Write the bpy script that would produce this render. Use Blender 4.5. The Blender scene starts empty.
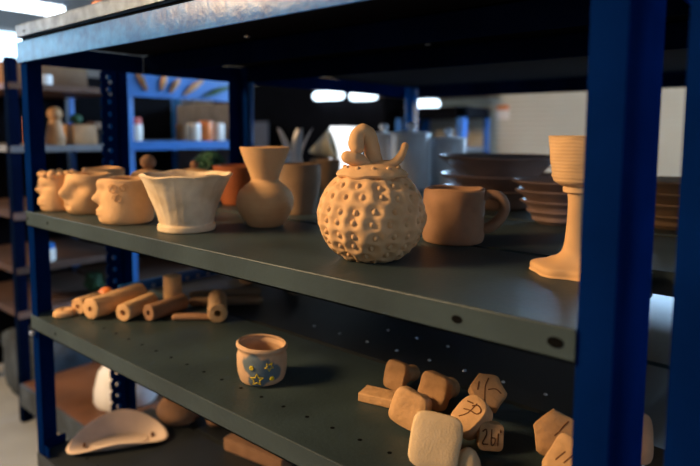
import bpy, bmesh, math, random
from mathutils import Vector, Matrix, noise
random.seed(7)
PI = math.pi
scn = bpy.context.scene
COL = scn.collection
ZL, ZB, FLOOR, CEIL = -0.229, -0.545, -0.85, 1.75      # lower deck, bottom deck, floor, ceiling (middle deck top is z = 0)
VP = Vector((1.335, -0.512))                           # where the photographer stood

# ------------------------------------------------------------------ materials
def mat(name, col, rough=0.6, metal=0.0, var=0.12, vscale=18.0, bump=0.0, bscale=60.0, col2=None, spec=0.5, coat=0.0):
    m = bpy.data.materials.new(name); m.use_nodes = True
    nt = m.node_tree; b = nt.nodes['Principled BSDF']
    tc = nt.nodes.new('ShaderNodeTexCoord')
    n = nt.nodes.new('ShaderNodeTexNoise'); n.inputs['Scale'].default_value = vscale; n.inputs['Detail'].default_value = 5
    nt.links.new(tc.outputs['Object'], n.inputs['Vector'])
    r = nt.nodes.new('ShaderNodeValToRGB')
    c2 = col2 or tuple(max(0, c * (1 - 2 * var)) for c in col)
    r.color_ramp.elements[0].position = 0.32; r.color_ramp.elements[1].position = 0.68
    r.color_ramp.elements[0].color = (*c2, 1)
    r.color_ramp.elements[1].color = (*[min(1, c * (1 + var)) for c in col], 1)
    nt.links.new(n.outputs['Fac'], r.inputs['Fac']); nt.links.new(r.outputs['Color'], b.inputs['Base Color'])
    b.inputs['Roughness'].default_value = rough; b.inputs['Metallic'].default_value = metal
    b.inputs['Specular IOR Level'].default_value = spec; b.inputs['Coat Weight'].default_value = coat
    if bump:
        n2 = nt.nodes.new('ShaderNodeTexNoise'); n2.inputs['Scale'].default_value = bscale; n2.inputs['Detail'].default_value = 6
        nt.links.new(tc.outputs['Object'], n2.inputs['Vector'])
        bp = nt.nodes.new('ShaderNodeBump'); bp.inputs['Strength'].default_value = bump; bp.inputs['Distance'].default_value = 0.004
        nt.links.new(n2.outputs['Fac'], bp.inputs['Height']); nt.links.new(bp.outputs['Normal'], b.inputs['Normal'])
    return m

def glow(name, col, strength):
    m = bpy.data.materials.new(name); m.use_nodes = True; nt = m.node_tree
    nt.nodes.remove(nt.nodes['Principled BSDF'])
    e = nt.nodes.new('ShaderNodeEmission'); e.inputs[0].default_value = (*col, 1); e.inputs[1].default_value = strength
    nt.links.new(e.outputs[0], nt.nodes['Material Output'].inputs[0]); return m

M = {}
M['clay'] = mat('bisque_clay', (0.66, 0.40, 0.195), 0.82, var=0.07, vscale=25, bump=0.25, bscale=90, spec=0.2)
M['clay_smooth'] = mat('bisque_clay_smooth', (0.64, 0.38, 0.18), 0.8, var=0.05, vscale=20, bump=0.10, bscale=60, spec=0.2)
M['clay_pale'] = mat('pale_clay', (0.76, 0.62, 0.43), 0.85, var=0.09, vscale=22, bump=0.5, bscale=45, col2=(0.58, 0.42, 0.25), spec=0.2)
M['clay_pink'] = mat('pale_pinkish_clay', (0.70, 0.54, 0.42), 0.8, var=0.05, vscale=20, bump=0.15, spec=0.2)
M['clay_red'] = mat('red_clay', (0.31, 0.17, 0.095), 0.82, var=0.1, vscale=25, bump=0.2, spec=0.2)
M['clay_brown'] = mat('brown_clay', (0.27, 0.17, 0.10), 0.75, var=0.1, vscale=14, bump=0.2, spec=0.25)
M['clay_dark'] = mat('dark_brown_clay', (0.30, 0.19, 0.15), 0.38, var=0.12, bump=0.1, spec=0.4)
M['stamp'] = mat('stamp_clay', (0.60, 0.35, 0.165), 0.85, var=0.12, vscale=40, bump=0.5, bscale=120, spec=0.15)
M['stamp_pale'] = mat('pale_stamp_clay', (0.74, 0.53, 0.30), 0.85, var=0.06, vscale=40, bump=0.35, bscale=150, spec=0.15)
M['stamp_brown'] = mat('brown_stamp_clay', (0.43, 0.24, 0.11), 0.85, var=0.12, vscale=40, bump=0.5, bscale=120, spec=0.15)
_nt = M['stamp_pale'].node_tree
_v = _nt.nodes.new('ShaderNodeTexVoronoi'); _v.inputs['Scale'].default_value = 420
_tc = _nt.nodes.new('ShaderNodeTexCoord'); _nt.links.new(_tc.outputs['Object'], _v.inputs['Vector'])
_b = _nt.nodes.new('ShaderNodeBump'); _b.inputs['Strength'].default_value = 0.22; _b.inputs['Distance'].default_value = 0.002
_nt.links.new(_v.outputs['Distance'], _b.inputs['Height']); _nt.links.new(_b.outputs['Normal'], _nt.nodes['Principled BSDF'].inputs['Normal'])
M['groove'] = mat('carved_groove', (0.13, 0.05, 0.02), 0.9, spec=0.1)
M['terracotta'] = mat('terracotta', (0.40, 0.105, 0.03), 0.7, var=0.1, bump=0.1)
M['blue'] = mat('blue_rack_paint', (0.0008, 0.011, 0.072), 0.6, var=0.12, vscale=9, bump=0.1, bscale=120, spec=0.0)
M['blue_worn'] = mat('worn_blue_rack_paint', (0.028, 0.155, 0.44), 0.36, var=0.2, vscale=45, bump=0.2, bscale=90, col2=(0.014, 0.09, 0.32))
M['blue_dull_shaded'] = mat('dull_shaded_blue_paint', (0.002, 0.006, 0.024), 0.7, var=0.15, vscale=9, spec=0.0)
M['dark_board'] = mat('dark_board', (0.055, 0.028, 0.018), 0.6, var=0.2, vscale=6)
M['box_glow'] = glow('box_glow', (0.93, 0.96, 1.0), 1.6)
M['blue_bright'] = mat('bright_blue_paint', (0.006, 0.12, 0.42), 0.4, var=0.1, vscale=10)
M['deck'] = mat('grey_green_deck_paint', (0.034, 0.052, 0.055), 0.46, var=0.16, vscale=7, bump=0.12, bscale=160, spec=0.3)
M['deck_shaded'] = mat('shaded_deck_paint', (0.016, 0.020, 0.023), 0.5, var=0.15, vscale=7)  # darker copy of the deck paint, shade put into the colour
M['top_deck'] = mat('scuffed_grey_deck_paint', (0.24, 0.31, 0.42), 0.33, metal=0.3, var=0.25, vscale=30, bump=0.2, bscale=80)
M['hole'] = mat('dark_hole', (0.004, 0.004, 0.004), 0.9, spec=0.05)
M['bolt'] = mat('zinc_bolt', (0.55, 0.57, 0.6), 0.3, metal=0.9)
M['white_glaze'] = mat('white_glaze', (0.72, 0.73, 0.76), 0.3, var=0.04)
M['cream'] = mat('cream_glaze', (0.72, 0.66, 0.46), 0.4, var=0.05)
M['wood'] = mat('brown_board', (0.11, 0.045, 0.018), 0.5, var=0.25, vscale=6, bump=0.15)
M['pinkish'] = mat('board_edge', (0.17, 0.10, 0.08), 0.6, var=0.15)
M['greymetal'] = mat('grey_metal', (0.16, 0.17, 0.19), 0.45, var=0.1)
M['greyblue'] = mat('grey_blue_fabric', (0.035, 0.05, 0.07), 0.9, var=0.3, vscale=12, bump=0.8, bscale=30)
M['green'] = mat('dark_green_leaves', (0.012, 0.075, 0.03), 0.65, var=0.4, vscale=50, bump=0.4)
M['orange'] = mat('orange_paint', (0.72, 0.20, 0.04), 0.5, var=0.15)
M['red'] = mat('red_paint', (0.5, 0.05, 0.025), 0.5, var=0.15)
M['white'] = mat('white_plastic', (0.75, 0.72, 0.68), 0.5, var=0.05)
M['tan'] = mat('tan_wood', (0.42, 0.23, 0.10), 0.6, var=0.2)
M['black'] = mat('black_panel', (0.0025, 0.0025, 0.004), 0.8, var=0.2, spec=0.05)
M['curtain'] = mat('grey_curtain', (0.10, 0.11, 0.14), 0.85, var=0.1)
M['card'] = mat('cardboard', (0.17, 0.095, 0.045), 0.8, var=0.1)
M['pane'] = glow('daylight_pane', (0.42, 0.68, 1.0), 46.0)
M['pane_left'] = glow('bright_window_pane', (0.55, 0.78, 1.0), 4.5)
M['fill_pane_right'] = glow('bluish_fill_pane', (0.40, 0.66, 1.0), 1.8)
M['tube'] = glow('lit_tube', (0.80, 0.90, 1.0), 9.0)
M['tube_small'] = glow('lit_strip', (0.68, 0.85, 1.0), 5.0)

def floor_mat():
    m = mat('pale_concrete_floor', (0.33, 0.37, 0.42), 0.45, var=0.12, vscale=3, bump=0.1); return m
def wall_mat():
    m = mat('beige_wall', (0.50, 0.47, 0.37), 0.85, var=0.05, vscale=2)
    nt = m.node_tree; tc = nt.nodes.new('ShaderNodeTexCoord')
    w = nt.nodes.new('ShaderNodeTexWave'); w.bands_direction = 'Z'; w.inputs['Scale'].default_value = 9; w.inputs['Distortion'].default_value = 0.4
    nt.links.new(tc.outputs['Object'], w.inputs['Vector'])
    bp = nt.nodes.new('ShaderNodeBump'); bp.inputs['Strength'].default_value = 0.6; bp.inputs['Distance'].default_value = 0.01
    nt.links.new(w.outputs['Fac'], bp.inputs['Height'])
    nt.links.new(bp.outputs['Normal'], nt.nodes['Principled BSDF'].inputs['Normal']); return m
M['floor'] = floor_mat(); M['wall'] = wall_mat()
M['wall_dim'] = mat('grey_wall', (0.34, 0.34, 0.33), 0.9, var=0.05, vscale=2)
M['ceiling'] = mat('grey_ceiling', (0.30, 0.31, 0.33), 0.9, var=0.05, vscale=2)

def painted_cup_mat():
    m = mat('painted_cup_clay', (0.60, 0.38, 0.22), 0.75, var=0.08, vscale=25, bump=0.2, bscale=70, spec=0.2)
    nt = m.node_tree; b = nt.nodes['Principled BSDF']
    base = b.inputs['Base Color'].links[0].from_socket
    tc = nt.nodes.new('ShaderNodeTexCoord')
    nz = nt.nodes.new('ShaderNodeTexNoise'); nz.inputs['Scale'].default_value = 60
    nt.links.new(tc.outputs['Object'], nz.inputs['Vector'])
    acc = None
    for (x, y, z, r) in ((-0.016, -0.037, 0.037, 0.018), (0.003, -0.040, 0.027, 0.021), (-0.008, -0.040, 0.013, 0.017), (0.020, -0.035, 0.024, 0.014)):
        d = nt.nodes.new('ShaderNodeVectorMath'); d.operation = 'DISTANCE'; d.inputs[1].default_value = (x, y, z)
        nt.links.new(tc.outputs['Object'], d.inputs[0])
        s = nt.nodes.new('ShaderNodeMath'); s.operation = 'DIVIDE'; s.inputs[1].default_value = r
        nt.links.new(d.outputs['Value'], s.inputs[0])
        if acc is None: acc = s.outputs[0]
        else:
            mn = nt.nodes.new('ShaderNodeMath'); mn.operation = 'MINIMUM'
            nt.links.new(acc, mn.inputs[0]); nt.links.new(s.outputs[0], mn.inputs[1]); acc = mn.outputs[0]
    ad = nt.nodes.new('ShaderNodeMath'); ad.operation = 'MULTIPLY_ADD'; ad.inputs[1].default_value = 0.9
    nt.links.new(nz.outputs['Fac'], ad.inputs[0]); nt.links.new(acc, ad.inputs[2])
    rp = nt.nodes.new('ShaderNodeValToRGB'); rp.color_ramp.elements[0].position = 0.0
    rp.color_ramp.elements[0].color = (1, 1, 1, 1); rp.color_ramp.elements[1].color = (0, 0, 0, 1)
    sc = nt.nodes.new('ShaderNodeMath'); sc.operation = 'MULTIPLY_ADD'; sc.inputs[1].default_value = 4.0; sc.inputs[2].default_value = -5.2
    nt.links.new(ad.outputs[0], sc.inputs[0]); nt.links.new(sc.outputs[0], rp.inputs['Fac'])
    mx = nt.nodes.new('ShaderNodeMix'); mx.data_type = 'RGBA'
    nt.links.new(rp.outputs['Color'], mx.inputs['Factor']); nt.links.new(base, mx.inputs['A'])
    mx.inputs['B'].default_value = (0.13, 0.17, 0.19, 1)
    nt.links.new(mx.outputs['Result'], b.inputs['Base Color']); return m
def ribbed_mat():
    m = mat('ribbed_clay', (0.64, 0.40, 0.20), 0.8, var=0.06, vscale=20, spec=0.2)
    nt = m.node_tree; tc = nt.nodes.new('ShaderNodeTexCoord')
    w = nt.nodes.new('ShaderNodeTexWave'); w.bands_direction = 'Z'; w.inputs['Scale'].default_value = 75; w.inputs['Distortion'].default_value = 6.0; w.inputs['Detail'].default_value = 3; w.inputs['Detail Scale'].default_value = 0.4
    nt.links.new(tc.outputs['Object'], w.inputs['Vector'])
    bp = nt.nodes.new('ShaderNodeBump'); bp.inputs['Strength'].default_value = 0.16; bp.inputs['Distance'].default_value = 0.002
    nt.links.new(w.outputs['Fac'], bp.inputs['Height']); nt.links.new(bp.outputs['Normal'], nt.nodes['Principled BSDF'].inputs['Normal'])
    return m
M['ribbed'] = ribbed_mat()
M['painted_cup'] = painted_cup_mat()
M['yellow'] = mat('yellow_slip', (0.78, 0.56, 0.015), 0.7)

# ------------------------------------------------------------------ object helpers
def obj(name, bm, m, parent=None, smooth=True, loc=None, rotz=0.0):
    bmesh.ops.recalc_face_normals(bm, faces=bm.faces[:])
    me = bpy.data.meshes.new(name); bm.to_mesh(me); bm.free()
    for mm in (m if isinstance(m, (list, tuple)) else [m]): me.materials.append(mm)
    if smooth:
        me.polygons.foreach_set('use_smooth', [True] * len(me.polygons))
        me.set_sharp_from_angle(angle=math.radians(42))
    o = bpy.data.objects.new(name, me); COL.objects.link(o)
    if parent: o.parent = parent
    if loc is not None: o.location = loc; o.rotation_euler = (0, 0, rotz)
    return o
def tag(o, label, cat, group=None):
    o['label'] = label; o['category'] = cat
    if group: o['group'] = group
    return o
def thing(name, label, cat, loc=(0, 0, 0), rotz=0.0, group=None):
    o = bpy.data.objects.new(name, None); COL.objects.link(o); o.empty_display_size = 0.05
    o.location = loc; o.rotation_euler = (0, 0, rotz)
    return tag(o, label, cat, group)
def struct(name, bm, m, smooth=False):
    o = obj(name, bm, m, smooth=smooth); o['kind'] = 'structure'; return o
def face_rot(x, y, extra=0.0):                       # yaw whose local -Y looks towards the aisle where the photographer stands
    v = Vector((x, y)) - VP
    return math.atan2(-v.x, v.y) + math.radians(extra)

def add_box(bm, x0, x1, y0, y1, z0, z1, bev=0.0, mi=0, mtx=None):
    vs = [bm.verts.new((x, y, z)) for x in (x0, x1) for y in (y0, y1) for z in (z0, z1)]
    fs = [bm.faces.new([vs[i] for i in f]) for f in ((0, 1, 3, 2), (4, 6, 7, 5), (0, 4, 5, 1), (2, 3, 7, 6), (0, 2, 6, 4), (1, 5, 7, 3))]
    for f in fs: f.material_index = mi
    if bev:
        es = list({e for f in fs for e in f.edges})
        r = bmesh.ops.bevel(bm, geom=es, offset=bev, segments=3, affect='EDGES', profile=0.5)
        vs = list({v for f in r['faces'] for v in f.verts} | {v for v in vs if v.is_valid})
    if mtx: bmesh.ops.transform(bm, matrix=mtx, verts=[v for v in vs if v.is_valid])
    return vs
def box(*a, **k):
    bm = bmesh.new(); add_box(bm, *a, **k); return bm

def smooth_pts(pts, n=6):
    out = []
    P = [Vector(p) for p in pts]
    for i in range(len(P) - 1):
        p0 = P[max(i - 1, 0)]; p1 = P[i]; p2 = P[i + 1]; p3 = P[min(i + 2, len(P) - 1)]
        for k in range(n):
            t = k / n
            out.append(0.5 * ((2 * p1) + (p2 - p0) * t + (2 * p0 - 5 * p1 + 4 * p2 - p3) * t * t + (3 * p1 - p0 - 3 * p2 + p3) * t ** 3))
    out.append(P[-1]); return out

def add_lathe(bm, prof, n=64, disp=None, nout=None, mtx=None, close=False, mi=0):
    """prof: list of (r, z); disp(theta, z, r, outer) -> (dr, dz); nout = how many profile points lie on the outside"""
    rings = []; allv = []
    for i, (r, z) in enumerate(prof):
        outer = nout is None or i < nout
        if r < 1e-6:
            v = bm.verts.new((0, 0, z)); rings.append([v]); allv.append(v); continue
        ring = []
        for k in range(n):
            th = 2 * PI * k / n; dr = dz = 0
            if disp: dr, dz = disp(th, z, r, outer)
            ring.append(bm.verts.new(((r + dr) * math.cos(th), (r + dr) * math.sin(th), z + dz)))
        rings.append(ring); allv += ring
    pairs = list(zip(rings[:-1], rings[1:])) + ([(rings[-1], rings[0])] if close else [])
    for a, b in pairs:
        for k in range(n):
            k2 = (k + 1) % n
            if len(a) == 1 and len(b) == 1: continue
            if len(a) == 1: f = bm.faces.new((a[0], b[k], b[k2]))
            elif len(b) == 1: f = bm.faces.new((a[k], b[0], a[k2]))
            else: f = bm.faces.new((a[k], b[k], b[k2], a[k2]))
            f.material_index = mi
    if mtx: bmesh.ops.transform(bm, matrix=mtx, verts=allv)
    return allv
def vessel(outer, wall=0.005, floor_t=0.008, n=64, disp=None, sub=5, lip=True):
    """closed solid vessel from an outer profile [(r,z)...] going up from the foot to the rim"""
    o = [(max(p.x, 0), p.y) for p in smooth_pts([(r, z, 0) for r, z in outer], sub)]
    inn = [(max(r - wall, 0.001), z) for r, z in o if z > floor_t]
    top = o[-1]
    prof = [(0, 0)] + o + ([(top[0] - wall * 0.5, top[1] + wall * 0.35)] if lip else []) + inn[::-1] + [(max(inn[0][0] - 0.006, 0.001), floor_t), (0, floor_t)]
    bm = bmesh.new(); add_lathe(bm, prof, n, disp, nout=1 + len(o)); return bm

def add_tube(bm, pts, rad, n=14, sm=6, flat=1.0, cap=True, mi=0, flatdir=None):
    """round-ended tube along pts, radius list or number"""
    rr = rad if isinstance(rad, (list, tuple)) else [rad] * len(pts)
    C = smooth_pts(pts, sm) if sm > 1 else [Vector(p) for p in pts]
    Rr = [p.x for p in smooth_pts([(r, 0, 0) for r in rr], sm)] if sm > 1 else list(rr)
    T = [(C[min(i + 1, len(C) - 1)] - C[max(i - 1, 0)]).normalized() for i in range(len(C))]
    if cap:
        a, b = [], []
        for k in range(1, 5):
            f = math.sin(k / 5 * PI / 2); g = math.cos(k / 5 * PI / 2)
            a.insert(0, (C[0] - T[0] * Rr[0] * f, Rr[0] * g, T[0])); b.append((C[-1] + T[-1] * Rr[-1] * f, Rr[-1] * g, T[-1]))
        L = a + list(zip(C, Rr, T)) + b
    else: L = list(zip(C, Rr, T))
    up = Vector(flatdir) if flatdir else (Vector((0, 0, 1)) if abs(L[0][2].z) < 0.9 else Vector((0, 1, 0)))
    rings = []
    for c, r, t in L:
        u = (up - t * up.dot(t))
        if u.length < 1e-4: u = t.orthogonal()
        u.normalize(); w = t.cross(u); 
        if not flatdir: up = u
        rings.append([bm.verts.new(c + (u * math.cos(2 * PI * k / n) + w * math.sin(2 * PI * k / n) * flat) * r) for k in range(n)])
    for a, b in zip(rings[:-1], rings[1:]):
        for k in range(n):
            bm.faces.new((a[k], a[(k + 1) % n], b[(k + 1) % n], b[k])).material_index = mi
    bm.faces.new(rings[0][::-1]).material_index = mi; bm.faces.new(rings[-1]).material_index = mi
    return [v for r in rings for v in r]
def add_disc(bm, c, r, axis, n=14, mi=0, sx=1.0):
    """thin disc in the plane across the given axis ('y' or 'z' or 'x')"""
    ps = []
    for k in range(n):
        a = 2 * PI * k / n; u, v = r * sx * math.cos(a), r * math.sin(a)
        ps.append({'z': (u, v, 0), 'y': (u, 0, v), 'x': (0, u, v)}[axis])
    f = bm.faces.new([bm.verts.new(Vector(c) + Vector(p)) for p in ps]); f.material_index = mi
def add_dome(bm, c, r, axis=(0, 0, 1), h=0.5, n=12):
    q = Vector((0, 0, 1)).rotation_difference(Vector(axis)).to_matrix().to_4x4()
    prof = [(r * math.cos(t), h * r * math.sin(t)) for t in [i * PI / 10 for i in range(5)]] + [(0, h * r)]
    add_lathe(bm, [(0, 0)] + prof, n, mtx=Matrix.Translation(c) @ q)
def add_ball(bm, c, r, sx=1, sy=1, sz=1, mtx=None, n=18):
    prof = [(0 if i in (0, 10) else r * math.sin(PI * i / 10), -r * math.cos(PI * i / 10)) for i in range(11)]
    m = Matrix.Translation(c) @ (mtx or Matrix()) @ Matrix.Diagonal((sx, sy, sz, 1))
    return add_lathe(bm, prof, n, mtx=m)
def nz(x, y, z, s): return noise.noise(Vector((x, y, z)) * s)

# ------------------------------------------------------------------ the room
def pane_wall(name, axis, pos, thick, u0, u1, z0, z1, holes, m):
    """wall across an axis with rectangular openings (u0,u1,z0,z1)"""
    bm = bmesh.new()
    us = sorted({u0, u1} | {h for q in holes for h in q[:2]}); zs = sorted({z0, z1} | {h for q in holes for h in q[2:]})
    for ua, ub in zip(us[:-1], us[1:]):
        for za, zb in zip(zs[:-1], zs[1:]):
            uc, zc = (ua + ub) / 2, (za + zb) / 2
            if any(q[0] < uc < q[1] and q[2] < zc < q[3] for q in holes): continue
            if axis == 'y': add_box(bm, ua, ub, pos, pos + thick, za, zb)
            else: add_box(bm, pos, pos + thick, ua, ub, za, zb)
    return struct(name, bm, m)
def window(name, axis, pos, u0, u1, z0, z1, m, nu=2, nzz=2):
    w = thing(name, 'x', 'x'); del w['label']; del w['category']; w['kind'] = 'structure'
    fr = bmesh.new(); t = 0.03
    def b(ua, ub, za, zb):
        if axis == 'y': add_box(fr, ua, ub, pos, pos + 0.05, za, zb)
        else: add_box(fr, pos, pos + 0.05, ua, ub, za, zb)
    for i in range(nu + 1):
        u = u0 + (u1 - u0 - t) * i / nu; b(u, u + t, z0, z1)
    for i in range(nzz + 1):
        z = z0 + (z1 - z0 - t) * i / nzz; b(u0, u1, z, z + t)
    obj('window_frame', fr, M['white'], w, smooth=False)
    pn = bmesh.new()
    if axis == 'y': add_box(pn, u0 + 0.01, u1 - 0.01, pos + 0.02, pos + 0.03, z0 + 0.01, z1 - 0.01)
    else: add_box(pn, pos + 0.02, pos + 0.03, u0 + 0.01, u1 - 0.01, z0 + 0.01, z1 - 0.01)
    obj('window_pane', pn, m, w, smooth=False)
RX0, RX1, RY0, RY1 = -4.5, 3.2, -3.6, 3.6
struct('floor', box(RX0, RX1, RY0, RY1, FLOOR - 0.1, FLOOR), M['floor'])
struct('ceiling', box(RX0, RX1, RY0, RY1, CEIL, CEIL + 0.1), M['ceiling'])
WB = (-0.2, 1.6, 0.56, 1.45); WR = (-1.6, 1.2, 0.1, 1.4); WL = (-1.9, 0.9, 0.15, 1.35); WL2 = (1.15, 1.86, 0.72, 1.10)
pane_wall('wall_back', 'y', RY1, 0.12, RX0, RX1, FLOOR, CEIL, [WB], M['wall'])
pane_wall('wall_left', 'x', RX0 - 0.12, 0.12, RY0, RY1, FLOOR, CEIL, [WL, WL2], M['wall_dim'])
pane_wall('wall_right', 'x', RX1, 0.12, RY0, RY1, FLOOR, CEIL, [WR], M['wall_dim'])
pane_wall('wall_front', 'y', RY0 - 0.12, 0.12, RX0, RX1, FLOOR, CEIL, [], M['wall_dim'])
window('window_1', 'y', RY1 + 0.02, *WB, M['pane'])
window('fill_window_right', 'x', RX1 + 0.02, *WR, M['fill_pane_right'], 3, 2)  # unseen window added for bluish fill from the right
window('window_2', 'x', RX0 - 0.08, *WL, M['pane_left'], 3, 2)
window('window_3', 'x', RX0 - 0.08, *WL2, M['pane_left'], 1, 1)

# ------------------------------------------------------------------ shelving rack (three units back to back)
W = 1.2
def deck_bm(x0, x1, y0, y1, z, lip=0.031, holes=True, lipholes=(), z_hole_row=0.06, t=0.002):
    bm = bmesh.new()
    edge = y0 < 0.2
    # folded tray: sheet, front/back lips with a small return, side lips
    add_box(bm, x0, x1, y0, y1, z - t, z)
    for y, s in ((y0, 1), (y1, -1)):
        add_box(bm, x0, x1, min(y, y + s * t), max(y, y + s * t), z - lip, z - t)
        add_box(bm, x0, x1, min(y, y + s * 0.012), max(y, y + s * 0.012), z - lip, z - lip + t)
        if edge: add_tube(bm, [(x0 + 0.001, y + s * 0.0012, z - 0.0012), (x1 - 0.001, y + s * 0.0012, z - 0.0012)], 0.0017, 8, 1)
    for x, s in ((x0, 1), (x1, -1)):
        add_box(bm, min(x, x + s * t), max(x, x + s * t), y0 + 0.003, y1 - 0.003, z - lip, z - t)
    if holes:
        k = 0
        while x0 + 0.05 + 0.048 * k < x1 - 0.03:
            add_disc(bm, (x0 + 0.062 + 0.048 * k, y0 + z_hole_row, z + 0.0003), 0.0032, 'z', 10, 1); k += 1
    for x, r, sx in lipholes: add_disc(bm, (x, y0 - 0.0004, z - 0.0155), r, 'y', 14, 1, sx)
    return bm
def post_bm(x, y, sx, sy, z0, z1, w=0.042, d=0.042, t=0.003):
    """L angle: corner at (x,y), flanges running along sx*X and sy*Y, with the adjusting holes"""
    bm = bmesh.new()
    add_box(bm, min(x, x + sx * w), max(x, x + sx * w), min(y, y + sy * t), max(y, y + sy * t), z0, z1, 0.0008)
    add_box(bm, min(x, x + sx * t), max(x, x + sx * t), min(y + sy * t, y + sy * d), max(y + sy * t, y + sy * d), z0, z1, 0.0008)
    return bm
def punched(x, y0, y1, z0, z1, pitch, r, t=0.003, n=16):
    """flange in the plane x = const with a row of round holes really cut through it"""
    bm = bmesh.new(); ym = (y0 + y1) / 2; hw = (y1 - y0) / 2
    cells = int((z1 - z0) / pitch); zz0 = z0
    for c in range(cells):
        za = z0 + c * pitch; zb = za + pitch if c < cells - 1 else z1; zc = (za + zb) / 2; hh = (zb - za) / 2
        L = []
        for k in range(n):
            a = 2 * PI * (k + 0.5) / n; cs, sn = math.cos(a), math.sin(a); q = 1 / max(abs(cs), abs(sn))
            ci, so = (ym + r * cs, zc + r * sn), (ym + hw * cs * q, zc + hh * sn * q)
            L.append([bm.verts.new((xx, *p)) for p in (ci, so) for xx in (x, x + t)])
        L2 = L[1:] + L[:1]
        for A, B in zip(L, L2):
            bm.faces.new((A[0], A[2], B[2], B[0])); bm.faces.new((A[1], B[1], B[3], A[3])); bm.faces.new((A[0], B[0], B[1], A[1])); bm.faces.new((A[2], A[3], B[3], B[2]))
    return bm
def rack(label, y0, y1, decks, zdn, front=True, back=True, paint='blue'):
    t = thing('shelving_rack', label, 'shelving rack', (0, y0, FLOOR))
    off = lambda bm: (bmesh.ops.translate(bm, verts=bm.verts[:], vec=(0, -y0, -FLOOR)), bm)[1]
    top = 0.358
    for (x, sx) in ((0, 1), (W, -1)):
        for (y, sy) in ((y0, 1), (y1, -1)):
            ff = front and y == y0
            w, d = ((0.031, 0.125) if (ff and sx < 0) else (0.03, 0.042) if ff else (0.035, 0.042))
            if x == 0 and y == 0.285:                     # rear left upright of the front rack: adjusting holes punched through its side flange
                bm = punched(-0.052, 0.199, 0.240, FLOOR, top, 0.030, 0.0062)
                add_box(bm, -0.088, -0.052, 0.237, 0.240, FLOOR, top)
            elif x == 0 and y == 0.291: bm = post_bm(-0.050, 0.2485, -1, 1, FLOOR, top, 0.036, 0.021)
            elif x == W and y in (0.285, 0.291): bm = post_bm(x, y, 1, sy, FLOOR, top, w, d)
            else: bm = post_bm(x, y, sx, sy, FLOOR, top, w, d)
            obj('post', off(bm), M[paint], t)
    for z, mm, lh, holes in decks:
        yy = y0 - 0.003 if front else y0
        x0, x1 = 0.0, W - 0.031 if front else W
        bm = deck_bm(0.002, x1, yy if front else y0 + 0.004, y1 - 0.004, z, holes=holes, lipholes=lh)
        o = obj('shelf_deck', off(bm), [mm, M['hole']], t, smooth=False)
    # top frame of angle beams
    for nm, a in (('front_beam', (0.0, W, y0 - 0.006, y0 - 0.002)), ('back_beam', (0.0, W, y1 + 0.0005, y1 + 0.0035))):
        if nm == 'back_beam' and not back: continue
        bm = box(*a, 0.314, 0.357, bev=0.0012)
        add_box(bm, a[0], a[1], *( (y0 - 0.002, y0 + 0.028) if nm == 'front_beam' else (y1 - 0.03, y1 + 0.0005)), 0.355, 0.358)
        obj(nm, off(bm), M['blue_worn'] if (front and nm == 'front_beam') else M['blue_dull_shaded'], t)  # inner beams take a darker blue, the shade under the top painted in
    for x in (-0.002, W - 0.001):
        bm = box(x, x + 0.003, y0 + 0.001, y1 - 0.001, 0.314, 0.357)
        obj('side_beam', off(bm), M['blue'], t)
    bm = deck_bm(-0.006, W + 0.006, y0 - 0.004, y1, 0.392, 0.026, False, ((0.036, 0.003, 1.0),) if front else ())
    obj('top_deck', off(bm), [M['top_deck'] if front else M['deck_shaded'], M['hole']], t, smooth=False)
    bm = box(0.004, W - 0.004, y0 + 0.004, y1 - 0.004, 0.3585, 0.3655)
    obj('under_shade_panel', off(bm), M['black'], t, smooth=False)  # black sheet added under the top deck, its shade put into the colour
    return t, off
LH = ((0.009, 0.0035, 1.0), (0.107, 0.0035, 1.0), (1.052, 0.0042, 1.5), (1.152, 0.0052, 1.5))
LHL = ((0.123, 0.0035, 1.0), (1.05, 0.004, 1.4), (1.14, 0.005, 1.4))
tA, offA = rack('front blue rack with grey-green decks and a worn light blue beam along its top', 0.0, 0.285,
     [(0.0, M['deck'], LH, False), (ZL, M['deck'], LHL, True), (ZB, M['deck_shaded'], (), True)], 0, back=False)
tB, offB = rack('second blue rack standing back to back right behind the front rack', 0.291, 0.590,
     [(0.0, M['deck'], (), False), (ZL - 0.0015, M['deck_shaded'], (), False), (ZB - 0.0015, M['deck_shaded'], (), False)], 0, front=False, back=False)
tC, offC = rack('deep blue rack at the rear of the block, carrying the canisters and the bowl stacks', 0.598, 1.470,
     [(0.0, M['deck'], (), False), (ZL, M['deck'], (), False)], 0, front=False, paint='blue_bright')  # all posts in brighter blue, window light put into the paint
# bolts and clips of the front racks
for (x, y, z, ax, t, off) in ((0.435, 0.25, 0.3585, (0, 0, -1), tA, offA), (0.405, 0.781, 0.3585, (0, 0, -1), tC, offC), (0.66, 0.55, 0.3585, (0, 0, -1), tB, offB),
                              (0.012, -0.006, 0.338, (0, -1, 0), tA, offA)):
    if ax == (0, -1, 0): continue
    bm = bmesh.new(); add_dome(bm, (x, y, z), 0.0065, ax); obj('bolt', off(bm), M['bolt'], t)
bm = bmesh.new(); add_box(bm, 0.010, 0.024, -0.012, -0.003, ZL - 0.041, ZL - 0.033, 0.002); obj('shelf_clip', offA(bm), M['bolt'], tA)
for k in range(9):
    bm = bmesh.new(); add_dome(bm, (0.524 + 0.07 * k, 0.347, ZL), 0.0032, (0, 0, 1), 0.8); obj('glint_dome', offB(bm), M['bolt'], tB)  # metal domes added to stand in for bright glints on the deck
for k in range(3):
    bm = bmesh.new(); add_dome(bm, (0.655 + 0.07 * k, 0.427, ZL), 0.003, (0, 0, 1), 0.8); obj('glint_dome', offB(bm), M['bolt'], tB)
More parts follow.
